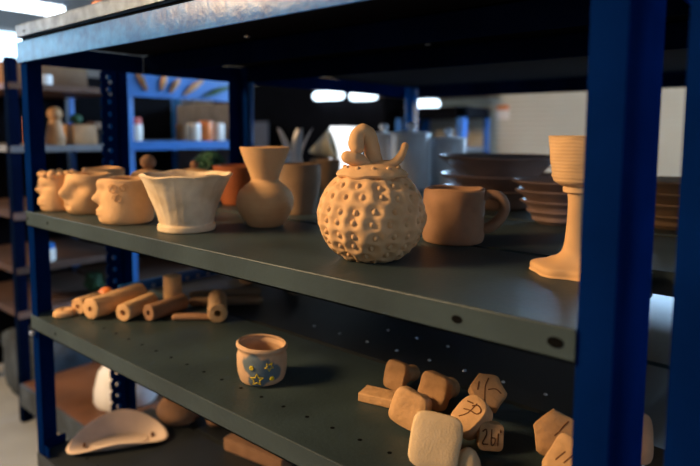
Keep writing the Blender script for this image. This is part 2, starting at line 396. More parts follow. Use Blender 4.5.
# foot bracket of the left post
bm = bmesh.new(); add_box(bm, 0.003, 0.05, 0.002, 0.006, ZB, ZB + 0.022, 0.001); add_box(bm, 0.003, 0.006, 0.004, 0.06, ZB, ZB + 0.022, 0.001)
obj('corner_bracket', offA(bm), M['blue'], tA)

# neighbouring post on the right
pr = thing('rack_post', 'blue upright post at the far right edge, just right of the gap', 'post', (1.243, 0.0, FLOOR))
bm = post_bm(0, 0, 1, 1, 0, 1.25, 0.06, 0.042); o = obj('post_angle', bm, M['blue'], pr)
bm = box(-0.002, 0.07, -0.002, 0.05, 0, 0.006, bev=0.001); obj('foot_plate', bm, M['blue'], pr)
for z in (0.42, 0.75):
    bm = bmesh.new(); add_dome(bm, (0.018, 0, z), 0.004, (0, -1, 0), 0.4); obj('bolt', bm, M['bolt'], pr)

# ------------------------------------------------------------------ middle deck: the pots
# strawberry jar
SX, SY = 0.850, 0.116
t = thing('strawberry_jar', 'round lidded clay jar dimpled like a strawberry with a curling stalk on its lid', 'jar', (SX, SY, 0), face_rot(SX, SY))
t.scale = (0.98, 0.98, 0.985)
seeds = []
rows = 9
for i in range(rows):
    ph = math.radians(-60 + i * 14.4)
    cnt = max(8, int(round(2 * PI * math.cos(ph) * 0.0765 / 0.0255)))
    for k in range(cnt):
        a = 2 * PI * (k + 0.55 * i) / cnt + random.uniform(-0.05, 0.05)
        seeds.append((a, ph + random.uniform(-0.03, 0.03), random.uniform(0.9, 1.15)))
CZ = 0.060; RB = 0.0765
sd = [(Vector((math.cos(p) * math.cos(a), math.cos(p) * math.sin(a), math.sin(p))), s) for a, p, s in seeds]
bm = bmesh.new()
N1, N2 = 340, 190
prof_pts = []
for j in range(N2 + 1):
    ph = -PI / 2 + (PI * 0.80) * j / N2
    prof_pts.append(ph)
rings = []
for ph in prof_pts:
    ring = []
    for k in range(N1):
        th = 2 * PI * k / N1
        n = Vector((math.cos(ph) * math.cos(th), math.cos(ph) * math.sin(th), math.sin(ph)))
        d = 0.0
        for s, sc in sd:
            c = n.dot(s)
            if c > 0.94:
                e1 = Vector((-s.y, s.x, 0)).normalized(); e2 = s.cross(e1)
                u = n.dot(e1); v = n.dot(e2); ang2 = u * u + v * v
                d -= 0.0046 * sc * math.exp(-(ang2 / (2 * 0.084 ** 2)) ** 1.5)
                q = (u / 0.046) ** 2 + (v / 0.064) ** 2
                if q < 1: d += 0.0042 * sc * (1 - q) ** 0.7
        d += 0.0012 * nz(n.x, n.y, n.z, 3.5)
        rad = RB + d
        z = CZ + rad * math.sin(ph) * 0.92
        r = rad * math.cos(ph)
        z = max(z, 0.0)
        ring.append(bm.verts.new((r * math.cos(th), r * math.sin(th), z)))
    rings.append(ring)
for a, b in zip(rings[:-1], rings[1:]):
    for k in range(N1): bm.faces.new((a[k], a[(k + 1) % N1], b[(k + 1) % N1], b[k]))
bm.faces.new(rings[0]); 
v = bm.verts.new((0, 0, CZ + 0.03))
for k in range(N1): bm.faces.new((rings[-1][k], rings[-1][(k + 1) % N1], v))
bmesh.ops.remove_doubles(bm, verts=bm.verts[:], dist=0.00005)
obj('body', bm, M['clay'], t)
def lid_disp(th, z, r, outer):
    w = math.sin(th * 9 + 0.6) + 0.6 * math.sin(th * 14 + 2)
    f = max(0, (r - 0.035) / 0.015)
    return (0.0008 * w * f, 0.0010 * math.sin(th * 7) * f)
bm = bmesh.new()
add_lathe(bm, [(0, 0.112), (0.046, 0.1135), (0.0490, 0.1150), (0.0500, 0.1175), (0.0475, 0.1205), (0.040, 0.126), (0.028, 0.131), (0.014, 0.134), (0, 0.135)], 96, lid_disp)
for k in range(11):
    a = 2 * PI * k / 11 + 0.2; r = 0.038
    add_ball(bm, (r * math.cos(a), r * math.sin(a), 0.1265), 0.0032, 1, 1, 1.1, n=10)
lid = obj('lid', bm, M['clay'], t)
bm = bmesh.new()
add_tube(bm, [(0.004, 0.0, 0.128), (0.001, -0.002, 0.146), (-0.0015, -0.004, 0.160), (-0.005, -0.006, 0.171), (-0.0125, -0.008, 0.1765), (-0.0195, -0.011, 0.171), (-0.0215, -0.014, 0.160), (-0.0205, -0.016, 0.154)],
         [0.0125, 0.0115, 0.0108, 0.0105, 0.0100, 0.0100, 0.0112, 0.0100], 18, 8)
add_tube(bm, [(-0.033, -0.020, 0.1415), (-0.024, -0.019, 0.1390), (-0.012, -0.015, 0.1345), (0.0, -0.012, 0.129)], [0.0088, 0.0098, 0.0085, 0.004], 18, 8)
add_tube(bm, [(0.003, -0.006, 0.128), (0.015, -0.010, 0.1285), (0.029, -0.010, 0.1325), (0.0405, -0.008, 0.1435), (0.0455, -0.006, 0.157)], [0.0095, 0.0082, 0.0066, 0.0058, 0.0048], 16, 8)
for v in bm.verts: v.co += Vector((nz(*v.co, 90), nz(*(v.co + Vector((3, 1, 2))), 90), nz(*(v.co + Vector((7, 5, 1))), 90))) * 0.0011
obj('stalk', bm, M['clay_smooth'], lid)

# terracotta mug behind the jar
MX, MY = 0.874, 0.299
t = thing('clay_mug', 'reddish clay mug with a looped strap handle, right of the strawberry jar', 'mug', (MX, MY, 0), face_rot(MX, MY))
lump = lambda th, z, r, o: (0.0022 * nz(math.cos(th) * r, math.sin(th) * r, z, 38) + (0.001 if o else 0), 0.0012 * math.sin(th * 3 + 1) * (z / 0.08))
bm = vessel([(0.041, 0.0), (0.0465, 0.004), (0.0475, 0.02), (0.047, 0.045), (0.0465, 0.065), (0.0465, 0.084)], 0.006, 0.01, 72, lump)
obj('body', bm, M['clay_red'], t)
bm = bmesh.new()
add_tube(bm, [(0.040, 0.0, 0.070), (0.054, 0.0, 0.0765), (0.070, 0.0, 0.073), (0.078, 0.0, 0.058), (0.072, 0.0, 0.040), (0.058, 0.0, 0.026), (0.046, 0.0, 0.022)],
         [0.0075, 0.0075, 0.0078, 0.0082, 0.0085, 0.009, 0.008], 14, 7, flat=1.55)
obj('handle', bm, M['clay_red'], t)

# goblet
GX, GY = 1.094, 0.214
t = thing('clay_goblet', 'tall clay goblet, ribbed cup on a slim stem, beside the right front post', 'goblet', (GX, GY, 0), face_rot(GX, GY))
wheel = lambda th, z, r, o: (0.0005 * math.sin(z * 900) + 0.0006 * nz(math.cos(th), math.sin(th), z * 60, 2), 0.0)
def foot_disp(th, z, r, o):
    f = max(0, (r - 0.02) / 0.03)
    return ((0.0035 * math.cos(th * 6 + 0.5) + 0.002 * math.sin(th * 4)) * f, 0)
pf = [(0, 0), (0.047, 0), (0.050, 0.003), (0.050, 0.009), (0.046, 0.012), (0.030, 0.016), (0.018, 0.024), (0.0135, 0.036), (0.0115, 0.060), (0.0108, 0.085), (0.012, 0.1)]
pf = [(p.x, p.y) for p in smooth_pts([(r, z, 0) for r, z in pf], 3)] + [(0, 0.1)]
bm = bmesh.new(); add_lathe(bm, pf, 72, foot_disp); obj('stem', bm, M['clay_smooth'], t)
co = [(0.010, 0.098), (0.0165, 0.1005), (0.0175, 0.104), (0.0165, 0.1075), (0.0215, 0.109), (0.029, 0.115), (0.032, 0.130), (0.0345, 0.150), (0.0365, 0.1685)]
co = [(p.x, p.y) for p in smooth_pts([(r, z, 0) for r, z in co], 6)]
inn = [(r - 0.004, z) for r, z in co if z > 0.116]
bm = bmesh.new(); add_lathe(bm, [(0, 0.098)] + co + [(0.0345, 0.1695)] + inn[::-1] + [(0, 0.114)], 72, wheel, nout=1 + len(co)); obj('cup', bm, M['ribbed'], t)

# flared bowl with irregular rim
BX, BY = 0.463, 0.085
def bowl_disp(th, z, r, outer):
    f = min(1, z / 0.06)
    ang = 0.0009 * nz(math.cos(th) * 9, math.sin(th) * 9, z * 12, 1.3) * f
    ang += 0.0012 * nz(math.cos(th) * 2, math.sin(th) * 2, z * 40, 1.0)
    ang += 0.0003 * math.sin(th * 26 + 3 * nz(math.cos(th), math.sin(th), z * 5, 3)) * f
    if z > 0.06: ang += 0.0015 * math.sin(th * 5 + 1) * (z - 0.06) / 0.04
    dz = ((0.0014 * math.sin(th * 4 + 0.4) + 0.0013 * math.sin(th * 7 + 2)) * max(0, (z - 0.05) / 0.05))
    return (ang if outer else ang * 0.7, dz)
bm = vessel([(0.046, 0.0), (0.0495, 0.002), (0.049, 0.010), (0.0465, 0.014), (0.0500, 0.028), (0.0565, 0.048), (0.0650, 0.070), (0.0740, 0.088), (0.0800, 0.097)], 0.0075, 0.012, 110, bowl_disp)
o = obj('flared_bowl', bm, M['clay_pale'], loc=(BX, BY, 0), rotz=face_rot(BX, BY))
tag(o, 'pale rough clay bowl flaring to a wavy rim, at the front of the middle shelf', 'bowl')

# vase
VX, VY = 0.530, 0.209
bm = vessel([(0.030, 0.0), (0.0335, 0.003), (0.040, 0.012), (0.0435, 0.018), (0.0505, 0.032), (0.0525, 0.046), (0.0485, 0.062), (0.036, 0.075), (0.0262, 0.083), (0.0262, 0.090), (0.0315, 0.105), (0.0385, 0.122), (0.0460, 0.144)], 0.004, 0.008, 72,
            lambda th, z, r, o: (0.0003 * math.sin(z * 700), 0))
o = obj('vase', bm, M['clay_smooth'], loc=(VX, VY, 0)); tag(o, 'smooth wheel-thrown clay vase with a round belly, narrow neck and flared mouth', 'vase')

# pots behind
bm = vessel([(0.034, 0), (0.037, 0.004), (0.043, 0.04), (0.047, 0.075), (0.047, 0.105)], 0.005, 0.008, 56)
o = obj('clay_pot', bm, M['clay_brown'], loc=(0.455, 0.372, 0)); tag(o, 'plain dull brown straight-sided pot just behind the vase', 'pot')
bm = vessel([(0.035, 0), (0.040, 0.004), (0.050, 0.035), (0.056, 0.065), (0.060, 0.092)], 0.005, 0.008, 56)
o = obj('terracotta_bowl', bm, M['terracotta'], loc=(0.235, 0.388, 0)); tag(o, 'deep red terracotta bowl partly hidden between the flared bowl and the vase', 'bowl')

# face cups
def face_cup(loc, rot, r, h, feats, curls, label, extra=None, crown=False, taper=0.96, m='clay'):
    def dsp(th, z, rr, outer):
        d = 0.0011 * nz(math.cos(th) * rr, math.sin(th) * rr, z, 30)
        if outer:
            for a0, z0, sa, sz, amp in feats:
                da = (th - a0 + PI) % (2 * PI) - PI
                d += amp * math.exp(-0.5 * ((da / sa) ** 2 + ((z - z0) / sz) ** 2))
        dz = 0.0012 * math.sin(th * 3 + r * 50) * z / h
        return d, dz
    t = thing('face_cup', label, 'cup', (*loc, 0), rot, 'clay cups modelled as faces')
    bm = vessel([(r * 0.82, 0.0), (r * 0.92, 0.003), (r * 0.99, h * 0.15), (r, h * 0.4), (r * 0.985, h * 0.7), (r * taper, h)], 0.005, 0.008, 120, dsp, sub=9)
    obj('body', bm, M[m], t)
    def on(a, z, out=0.0): return (( r + out) * math.cos(a), (r + out) * math.sin(a), z)
    for name, parts in curls:
        bm = bmesh.new()
        for pts, rad in parts: add_tube(bm, [on(a, z, o_) for a, z, o_ in pts], rad, 10, 4)
        obj(name, bm, M['stamp'], t)
    if crown:
        bm = bmesh.new()
        for k in range(13):
            a = 2 * PI * k / 13
            add_ball(bm, (r * 0.93 * math.cos(a), r * 0.93 * math.sin(a), h + 0.002), 0.0085, 1, 1, 0.9 + 0.25 * math.sin(k * 2.3), n=12)
        obj('curly_hair', bm, M[m], t)
    return t
D = math.radians
def spiral(a0, z0, s, turns=1.4, n=14, flip=1):
    return [(a0 + flip * s * (1 - 0.62 * i / n) * math.cos(2 * PI * turns * i / n) / 0.05, z0 + s * (1 - 0.62 * i / n) * math.sin(2 * PI * turns * i / n), 0.0010) for i in range(n + 1)]
# nearest face: profile to the left, swirls on its temple
n0 = D(186)
face_cup((0.307, 0.061), face_rot(0.307, 0.061), 0.0490, 0.083,
    [(n0, 0.047, 0.13, 0.0060, 0.0105), (n0, 0.057, 0.11, 0.009, 0.0055), (n0, 0.076, 0.26, 0.0055, 0.0050), (n0, 0.0265, 0.20, 0.0032, 0.0055), (n0, 0.019, 0.20, 0.0030, 0.0050), (n0, 0.006, 0.25, 0.006, 0.0030),
     (n0 + 0.42, 0.064, 0.17, 0.006, -0.0035), (n0 - 0.42, 0.064, 0.17, 0.006, -0.0035), (n0, 0.035, 0.2, 0.003, -0.002)],
    [('hair_curl', [(spiral(n0 + 0.92, 0.068, 0.0090), 0.0009)]), ('hair_curl', [(spiral(n0 + 1.10, 0.050, 0.0090, 1.3, 14, -1), 0.0009)]), ('hair_curl', [(spiral(n0 + 1.34, 0.069, 0.0080, 1.3), 0.0009)])],
    'face cup in sharp left profile with spiral hair curls, next to the flared bowl')
n0 = D(205)
face_cup((0.124, 0.080), face_rot(0.124, 0.080), 0.0470, 0.082,
    [(n0, 0.044, 0.20, 0.0085, 0.0160), (n0, 0.056, 0.16, 0.009, 0.0070), (n0, 0.070, 0.5, 0.006, 0.0030), (n0 + 0.62, 0.054, 0.25, 0.0065, -0.0065), (n0 - 0.62, 0.054, 0.25, 0.0065, -0.0065), (n0 + 0.1, 0.018, 0.30, 0.011, 0.0065), (n0 + 0.1, 0.018, 0.10, 0.004, -0.0055), (n0 + 0.95, 0.035, 0.3, 0.012, 0.0025)],
    [], 'face cup with a broad nose and round puckered mouth, middle of the three faces')
n0 = D(188)
face_cup((0.040, 0.050), face_rot(0.040, 0.050), 0.0350, 0.078,
    [(n0, 0.048, 0.20, 0.0055, 0.0100), (n0, 0.058, 0.16, 0.008, 0.0040), (n0, 0.068, 0.4, 0.006, 0.0040), (n0 + 0.1, 0.027, 0.30, 0.0035, 0.0065), (n0 + 0.1, 0.018, 0.30, 0.0035, 0.0060), (n0, 0.005, 0.3, 0.006, 0.0030), (n0 + 0.6, 0.053, 0.3, 0.0035, -0.0045)],
    [], 'smallest face cup with knobbly curls on its crown, at the left end of the shelf', crown=True)
# plain pot behind them and two lidded jars
bm = vessel([(0.036, 0), (0.039, 0.004), (0.043, 0.04), (0.0435, 0.072), (0.0445, 0.087)], 0.006, 0.008, 56, lump)
o = obj('clay_pot', bm, M['clay'], loc=(0.048, 0.150, 0)); tag(o, 'open clay pot whose thick rim shows behind the face cups', 'pot')
def lidded(x, y, r, h, kn, label, krad):
    t = thing('lidded_jar', label, 'jar', (x, y, 0), 0.3, 'lidded clay jars behind the flared bowl')
    obj('body', vessel([(r * 0.8, 0), (r * 0.9, 0.003), (r, h * 0.5), (r * 0.97, h)], 0.005, 0.008, 48), M['clay'], t)
    bm = bmesh.new(); add_lathe(bm, [(0, h - 0.001), (r * 1.02, h + 0.002), (r * 1.04, h + 0.006), (r * 0.9, h + 0.011), (r * 0.4, h + 0.016), (0.005, h + 0.018), (0, h + 0.018)], 48)
    l = obj('lid', bm, M['clay'], t)
    bm = bmesh.new(); add_lathe(bm, [(0, h + 0.013), (0.008, h + 0.013), (0.007, h + 0.022), (0, h + 0.024)], 20); add_ball(bm, (0, 0, kn), krad)
    obj('knob', bm, M['clay_red'], l)
lidded(0.085, 0.240, 0.038, 0.066, 0.1005, 'clay jar whose lid carries the larger ball knob, behind the nearest face cup', 0.0175)
lidded(0.158, 0.318, 0.043, 0.068, 0.094, 'clay jar whose lid carries the small knob, behind the flared bowl', 0.010)
# dark green ball plant
t = thing('potted_plant', 'dark green ball-shaped plant behind the small-knobbed jar', 'plant', (0.038, 0.452, 0))
obj('pot', vessel([(0.026, 0), (0.030, 0.004), (0.036, 0.045)], 0.004, 0.04, 32), M['clay_dark'], t)
bm = bmesh.new()
for k in range(150):
    a = random.uniform(0, 2 * PI); zz = random.uniform(-0.7, 1); q = math.sqrt(max(0, 1 - zz * zz))
    d = Vector((q * math.cos(a), q * math.sin(a), zz)); c = Vector((0, 0, 0.076)) + d * 0.036
    add_ball(bm, c, 0.011, 1, 0.6, 1, Vector((0, 0, 1)).rotation_difference(d).to_matrix().to_4x4(), n=7)
add_ball(bm, (0, 0, 0.074), 0.037)
obj('foliage', bm, M['green'], t)

# stacks of wide dishes on the rear rack
def dish_bm(r, h, foot, w=0.006):
    return vessel([(foot, 0), (foot + 0.004, 0.003), (foot + 0.012, 0.008), (r * 0.82, h * 0.62), (r * 0.97, h * 0.9), (r, h)], w, 0.006, 64)
def stack(x, y, spec, where, m):
    z = 0
    for i, (r, h, foot, dz, lab) in enumerate(spec):
        o = obj('stacked_dish', dish_bm(r, h, foot), m, loc=(x, y, z)); tag(o, lab + where, 'dish', 'dishes stacked on the rear shelf'); z += dz
stack(0.728, 0.760, [(0.132, 0.046, 0.075, 0.034, 'lowest dish in '), (0.137, 0.044, 0.078, 0.036, 'middle dish in '), (0.142, 0.050, 0.08, 0.0, 'topmost brown dish in ')], 'the wide stack right of the white canisters', M['clay_dark'])
stack(0.930, 0.600, [(0.060, 0.026, 0.036, 0.017, 'lowest dish in '), (0.072, 0.028, 0.042, 0.018, 'second dish up in '), (0.082, 0.030, 0.045, 0.018, 'third dish up in '), (0.088, 0.030, 0.048, 0, 'topmost dish in ')], 'the smaller stack left of the goblet', M['clay_dark'])
stack(1.112, 0.700, [(0.070, 0.026, 0.040, 0.019, 'lowest dish in '), (0.078, 0.028, 0.042, 0.020, 'second dish up in '), (0.082, 0.028, 0.045, 0.019, 'third dish up in '), (0.080, 0.030, 0.045, 0, 'topmost dish in ')], 'the stack seen between the two right posts', M['clay_brown'])

# white lidded canisters
def canister(x, y, r, h, label):
    t = thing('canister', label, 'canister', (x, y, 0), 0, 'white lidded canisters')
    bm = bmesh.new(); add_lathe(bm, [(0, 0), (r * 0.97, 0), (r, 0.003), (r, h - 0.004), (r * 0.98, h), (0, h)], 56); obj('body', bm, M['white_glaze'], t)
    bm = bmesh.new(); add_lathe(bm, [(0, h + 0.0005), (r * 1.03, h + 0.0005), (r * 1.05, h + 0.003), (r * 1.03, h + 0.007), (r * 0.85, h + 0.010), (r * 0.3, h + 0.014), (0, h + 0.015)], 56); l = obj('lid', bm, M['white_glaze'], t)
    bm = bmesh.new(); add_lathe(bm, [(0, h + 0.012), (0.012, h + 0.012), (0.010, h + 0.02), (0.015, h + 0.028), (0.015, h + 0.036), (0.008, h + 0.041), (0, h + 0.042)], 24); obj('knob', bm, M['white_glaze'], l)
canister(0.176, 1.052, 0.058, 0.163, 'white lidded canister half hidden behind the curl of the strawberry stalk')
canister(0.306, 1.020, 0.060, 0.166, 'white lidded canister nearest in the group, directly right of the strawberry stalk')
canister(0.380, 1.122, 0.057, 0.150, 'shorter white lidded canister, rightmost of the group above the stacked dishes')
# white box, funnel, pot, petal vase
o = obj('glowing_box', box(-0.030, 0.030, -0.095, 0.095, 0, 0.195, bev=0.004), M['box_glow'], loc=(0.060, 0.995, 0), rotz=0.42); tag(o, 'white upright box with an added glow directly behind the strawberry stalk', 'lamp')  # plain white box; the window light on it is put in as glow
bm = vessel([(0.036, 0), (0.04, 0.004), (0.046, 0.05), (0.048, 0.088)], 0.005, 0.008, 40)
o = obj('clay_pot', bm, M['clay_brown'], loc=(0.101, 0.845, 0)); tag(o, 'brown pot below the cream cone, left of the white box', 'pot')
bm = bmesh.new(); add_lathe(bm, [(0.004, 0), (0.006, 0.004), (0.047, 0.075), (0.050, 0.080), (0.046, 0.080), (0.004, 0.006)], 48, close=True)
bmesh.ops.transform(bm, matrix=Matrix.Rotation(math.radians(72), 4, 'Y') , verts=bm.verts[:])
zmin = min(v.co.z for v in bm.verts)
o = obj('funnel', bm, M['cream'], loc=(0.060, 0.815, 0.0895 - zmin), rotz=0.55); tag(o, 'cream cone-shaped funnel lying sideways on a pot, pointing left', 'funnel')
t = thing('petal_vase', 'pale vase opening into pointed petals, behind the brown pot and clay vase', 'vase', (0.063, 0.745, 0), 0.6)
obj('body', vessel([(0.026, 0), (0.030, 0.004), (0.030, 0.06), (0.024, 0.10), (0.028, 0.118)], 0.004, 0.008, 40), M['white_glaze'], t)
for k in range(5):
    a = 2 * PI * k / 5 + 0.3; bm = bmesh.new()
    add_tube(bm, [(0.022 * math.cos(a), 0.022 * math.sin(a), 0.108), (0.030 * math.cos(a), 0.030 * math.sin(a), 0.135), (0.046 * math.cos(a), 0.046 * math.sin(a), 0.168), (0.058 * math.cos(a), 0.058 * math.sin(a), 0.186)], [0.010, 0.014, 0.009, 0.002], 10, 5, flat=0.25, flatdir=(-math.sin(a), math.cos(a), 0))
    obj('petal', bm, M['white_glaze'], t)

# ------------------------------------------------------------------ lower deck
PX, PY = 0.638, 0.103
t = thing('painted_cup', 'small clay cup painted with a grey-blue patch and yellow stars on the lower shelf', 'cup', (PX, PY, ZL), face_rot(PX, PY))
cupr = lambda z: 0.0375 + 0.0040 * math.sin(min(1, z / 0.055) * PI * 0.9)
bm = vessel([(0.031, 0.0), (0.0355, 0.003), (0.0390, 0.014), (0.0405, 0.028), (0.0400, 0.042), (0.0385, 0.050), (0.0400, 0.054), (0.0418, 0.057), (0.0408, 0.060)], 0.005, 0.008, 80, lambda th, z, r, o: (0.0006 * nz(math.cos(th), math.sin(th), z * 25, 2.5), -0.0035 * math.cos(th) * max(0, (z - 0.02) / 0.04)))
obj('body', bm, M['painted_cup'], t)
def cup_on(x, z, out=0.0004):
    R_ = {0: 0}.get(1, None)
    rr = 0.0395 + (0.001 if 0.014 < z < 0.045 else 0.0) + out
    return (x, -math.sqrt(max(1e-6, rr * rr - x * x)), z)
def star(cx, cz, r, n=5, rot=0.3, rad=0.0009):
    bm = bmesh.new(); P = []
    for k in range(2 * n + 1):
        q = r if k % 2 == 0 else r * 0.45; a = rot + PI * k / n
        P.append(cup_on(cx + q * math.cos(a), cz + q * math.sin(a)))
    add_tube(bm, P, rad, 6, 1); obj('painted_star', bm, M['yellow'], t)
star(-0.0085, 0.0150, 0.0100, 5, 0.3, 0.0010); star(0.0110, 0.0350, 0.0070, 5, 0.9, 0.0010)
for (cx, cz, r) in ((-0.0165, 0.0335, 0.0036), (0.0150, 0.0150, 0.0037)):
    bm = bmesh.new()
    for k in range(6):
        a = 2 * PI * k / 6; add_ball(bm, cup_on(cx + 0.6 * r * math.cos(a), cz + 0.6 * r * math.sin(a), 0.0002), r * 0.5, n=8)
    obj('painted_flower', bm, M['yellow'], t)

def roller(p0, p1, r, rh, label, m='clay', tex=0.0, cat='clay tube', z=None, group='hollow clay tubes on the lower shelf', name='clay_tube'):
    """hollow tube lying on the lower deck from p0 to p1 (x, y)"""
    a = Vector((p0[0], p0[1], 0)); b = Vector((p1[0], p1[1], 0)); L = (b - a).length
    pr_ = [(rh, 0.0), (r * 0.9, 0), (r, 0.002)] + [(r, 0.002 + (L - 0.004) * k / 40) for k in range(1, 41)] + [(r * 0.9, L), (rh, L)]
    d = (lambda th, zz, rr, o: ((tex * (math.sin(th * 9 + zz * 300) * math.cos(zz * 420) + 0.6 * nz(math.cos(th), math.sin(th), zz * 60, 2)) if rr > r * 0.95 else 0) + 0.0004 * nz(math.cos(th), math.sin(th), zz * 40, 2), 0))
    bm = bmesh.new(); add_lathe(bm, pr_, 48, d, close=True)
    q = Vector((0, 0, 1)).rotation_difference((b - a).normalized()).to_matrix().to_4x4()
    bmesh.ops.transform(bm, matrix=q, verts=bm.verts[:])
    zmin = min(v.co.z for v in bm.verts)
    o = obj(name, bm, M[m], loc=(p0[0], p0[1], (ZL if z is None else z) - zmin + 0.0003)); tag(o, label, cat, group); return o
# low ring
bm = bmesh.new(); add_lathe(bm, [(0.005, 0.001), (0.018, 0.0), (0.022, 0.003), (0.0225, 0.010), (0.018, 0.0155), (0.008, 0.015), (0.005, 0.012)], 36, lambda th, z, r, o: (0.001 * math.sin(th * 3), 0), close=True)
o = obj('clay_ring', bm, M['clay'], loc=(0.065, 0.042, ZL)); tag(o, 'flat clay ring lying at the left corner of the lower shelf', 'clay ring')
roller((0.083, 0.062), (0.062, 0.120), 0.0185, 0.0055, 'short plain clay tube between the flat ring and the long patterned tube')
roller((0.136, 0.064), (0.096, 0.205), 0.0225, 0.0060, 'longest and thickest clay tube, its surface pressed with pattern', tex=0.0012)
roller((0.200, 0.103), (0.160, 0.195), 0.0185, 0.0065, 'clay tube with a dark bore, leaning beside the long patterned tube', tex=0.0006)
roller((0.236, 0.140), (0.216, 0.242), 0.0175, 0.0060, 'slim clay tube in front of the upright cylinder', m='clay_red')
roller((0.358, 0.228), (0.262, 0.300), 0.0205, 0.0070, 'stubby clay tube lying apart at the right, dark bore facing front', m='clay', tex=0.0004)
bm = bmesh.new(); add_lathe(bm, [(0.007, 0), (0.019, 0), (0.0205, 0.002), (0.0205, 0.066), (0.019, 0.068), (0.007, 0.068)], 36, close=True)
o = obj('clay_tube', bm, M['clay'], loc=(0.166, 0.246, ZL)); tag(o, 'clay cylinder standing upright among the lying tubes', 'clay tube', 'hollow clay tubes on the lower shelf')
bm = bmesh.new(); add_tube(bm, [(0.272, 0.182, ZL + 0.007), (0.300, 0.210, ZL + 0.007), (0.334, 0.236, ZL + 0.007)], [0.007, 0.0075, 0.0065], 14, 5, flat=1.4)
o = obj('clay_stick', bm, M['clay_red'], loc=(0, 0, 0)); tag(o, 'flattened clay stick lying between the slim tube and the stubby tube', 'clay stick')
bm = bmesh.new(); add_tube(bm, [(0.215, 0.268, ZL + 0.010), (0.265, 0.322, ZL + 0.010), (0.318, 0.378, ZL + 0.010)], 0.0098, 14, 4)
o = obj('clay_rod', bm, M['clay_brown']); tag(o, 'dull brown rod lying behind the tubes, the nearer of two', 'clay rod', 'brown rods at the back of the lower shelf')
bm = bmesh.new(); add_tube(bm, [(0.170, 0.300, ZL + 0.011), (0.215, 0.360, ZL + 0.011), (0.262, 0.420, ZL + 0.011)], 0.0105, 14, 4)
o = obj('clay_rod', bm, M['clay_brown']); tag(o, 'thick brown rod farther back, alongside the blue bar', 'clay rod', 'brown rods at the back of the lower shelf')
roller((0.165, 0.470), (0.060, 0.560), 0.022, 0.008, 'dim brown tube at the rear, above the end of the blue bar', m='clay_brown', cat='clay tube')
roller((0.330, 0.480), (0.235, 0.555), 0.018, 0.006, 'dim brown tube at the rear right, under the shelf lip', m='clay_brown')
bm = bmesh.new(); add_ball(bm, (0, 0, 0.016), 0.018, 1.1, 1, 0.9)
o = obj('orange_lump', bm, M['orange'], loc=(0.020, 0.160, ZL)); tag(o, 'small bright orange lump behind the short clay tube', 'lump')
# perforated blue end bar on the left end of the lower deck
bm = bmesh.new(); add_box(bm, 0.004, 0.007, 0.20, 0.52, ZL + 0.0001, ZL + 0.026, 0.0005)
for k in range(9):
    add_disc(bm, (0.0074, 0.225 + 0.034 * k, ZL + 0.008), 0.005, 'x', 12, 1)
o = obj('angle_bar', bm, [M['blue_bright'], M['bolt']]); tag(o, 'bright blue perforated bar along the left end of the lower shelf, behind the tubes', 'bar')

# clay stamps
def stamp(px, py, az, el, w, h, th, label, hl=0.05, hr=0.011, roll=0.0, m='stamp', shape='square', marks=(), z=ZL, tex=None, off=0.0):
    """stamp whose printing face looks along azimuth az (degrees off the direction to the photographer, + turns to photo left) and elevation el"""
    t = thing('clay_stamp', label, 'clay stamp', (px, py, z), 0, 'carved clay stamps on the lower shelf')
    v = VP - Vector((px, py)); base = math.atan2(v.y, v.x) - math.radians(az)
    e = math.radians(el)
    nrm = Vector((math.cos(base) * math.cos(e), math.sin(base) * math.cos(e), math.sin(e)))
    rt = Vector((-math.sin(base), math.cos(base), 0)); up = nrm.cross(rt)
    Rm = Matrix((rt, up, nrm)).transposed() @ Matrix.Rotation(math.radians(roll), 3, 'Z')
    def outline(s, n=40):
        P = []
        for k in range(n):
            a = 2 * PI * k / n; c, s_ = math.cos(a), math.sin(a)
            if shape == 'square': p = 5.0
            elif shape == 'round': p = 2.0
            else: p = 2.8
            f = (abs(c) ** p + abs(s_) ** p) ** (-1 / p)
            if shape == 'hex': f = 1.0 / max(math.cos(((a + PI / 6) % (PI / 3)) - PI / 6), 0.01) * 0.93
            P.append((w / 2 * c * f * s, h / 2 * s_ * f * s))
        return P
    bm = bmesh.new(); rings = []
    for s, zz in ((0.93, -th), (0.99, -th + 0.003), (1.0, -th * 0.5), (1.0, -0.004), (0.975, -0.0012), (0.92, 0.0), (0.6, 0.0004), (0.25, 0.0006)):
        rings.append([bm.verts.new((x + 0.0010 * nz(x, y, zz + px * 7, 60), y + 0.0010 * nz(y, x, zz + py * 9, 60), zz)) for x, y in outline(s)])
    for a, b in zip(rings[:-1], rings[1:]):
        for k in range(40): bm.faces.new((a[k], a[(k + 1) % 40], b[(k + 1) % 40], b[k]))
    bm.faces.new(rings[0][::-1]); bm.faces.new(rings[-1])
    if hl:
        bh = bmesh.new(); add_tube(bh, [(0, -off, -th - hr * 1.35 + 0.006), (0, -off, -th - hl * 0.3 - hr), (0, -off, -th - hl * 0.75), (0, -off, -th - hl + hr)], [hr * 1.35, hr, hr * 1.05, hr * 1.1], 16, 5)
    zs = [(Rm @ v.co).z for v in bm.verts] + ([(Rm @ v.co).z for v in bh.verts] if hl else [])
    lift = -min(zs) + 0.0003
    T = Matrix.Translation((0, 0, lift)) @ Rm.to_4x4()
    bmesh.ops.transform(bm, matrix=T, verts=bm.verts[:]); head = obj('stamp_head', bm, M[m], t)
    if hl:
        bmesh.ops.transform(bh, matrix=T, verts=bh.verts[:]); obj('handle', bh, M[m], t)
    if marks:
        bg = bmesh.new()
        for P in marks: add_tube(bg, [(x * w, y * h, 0.0003) for x, y in P], 0.0009, 8, 3)
        bmesh.ops.transform(bg, matrix=T, verts=bg.verts[:]); obj('carved_mark', bg, M['groove'], head)
    return t
stamp(0.832, 0.200, 32, 14, 0.037, 0.045, 0.014, 'brown rounded clay stamp lying on its handle, farthest back on the left of the pile', 0.055, 0.012, roll=-5, m='stamp_brown')
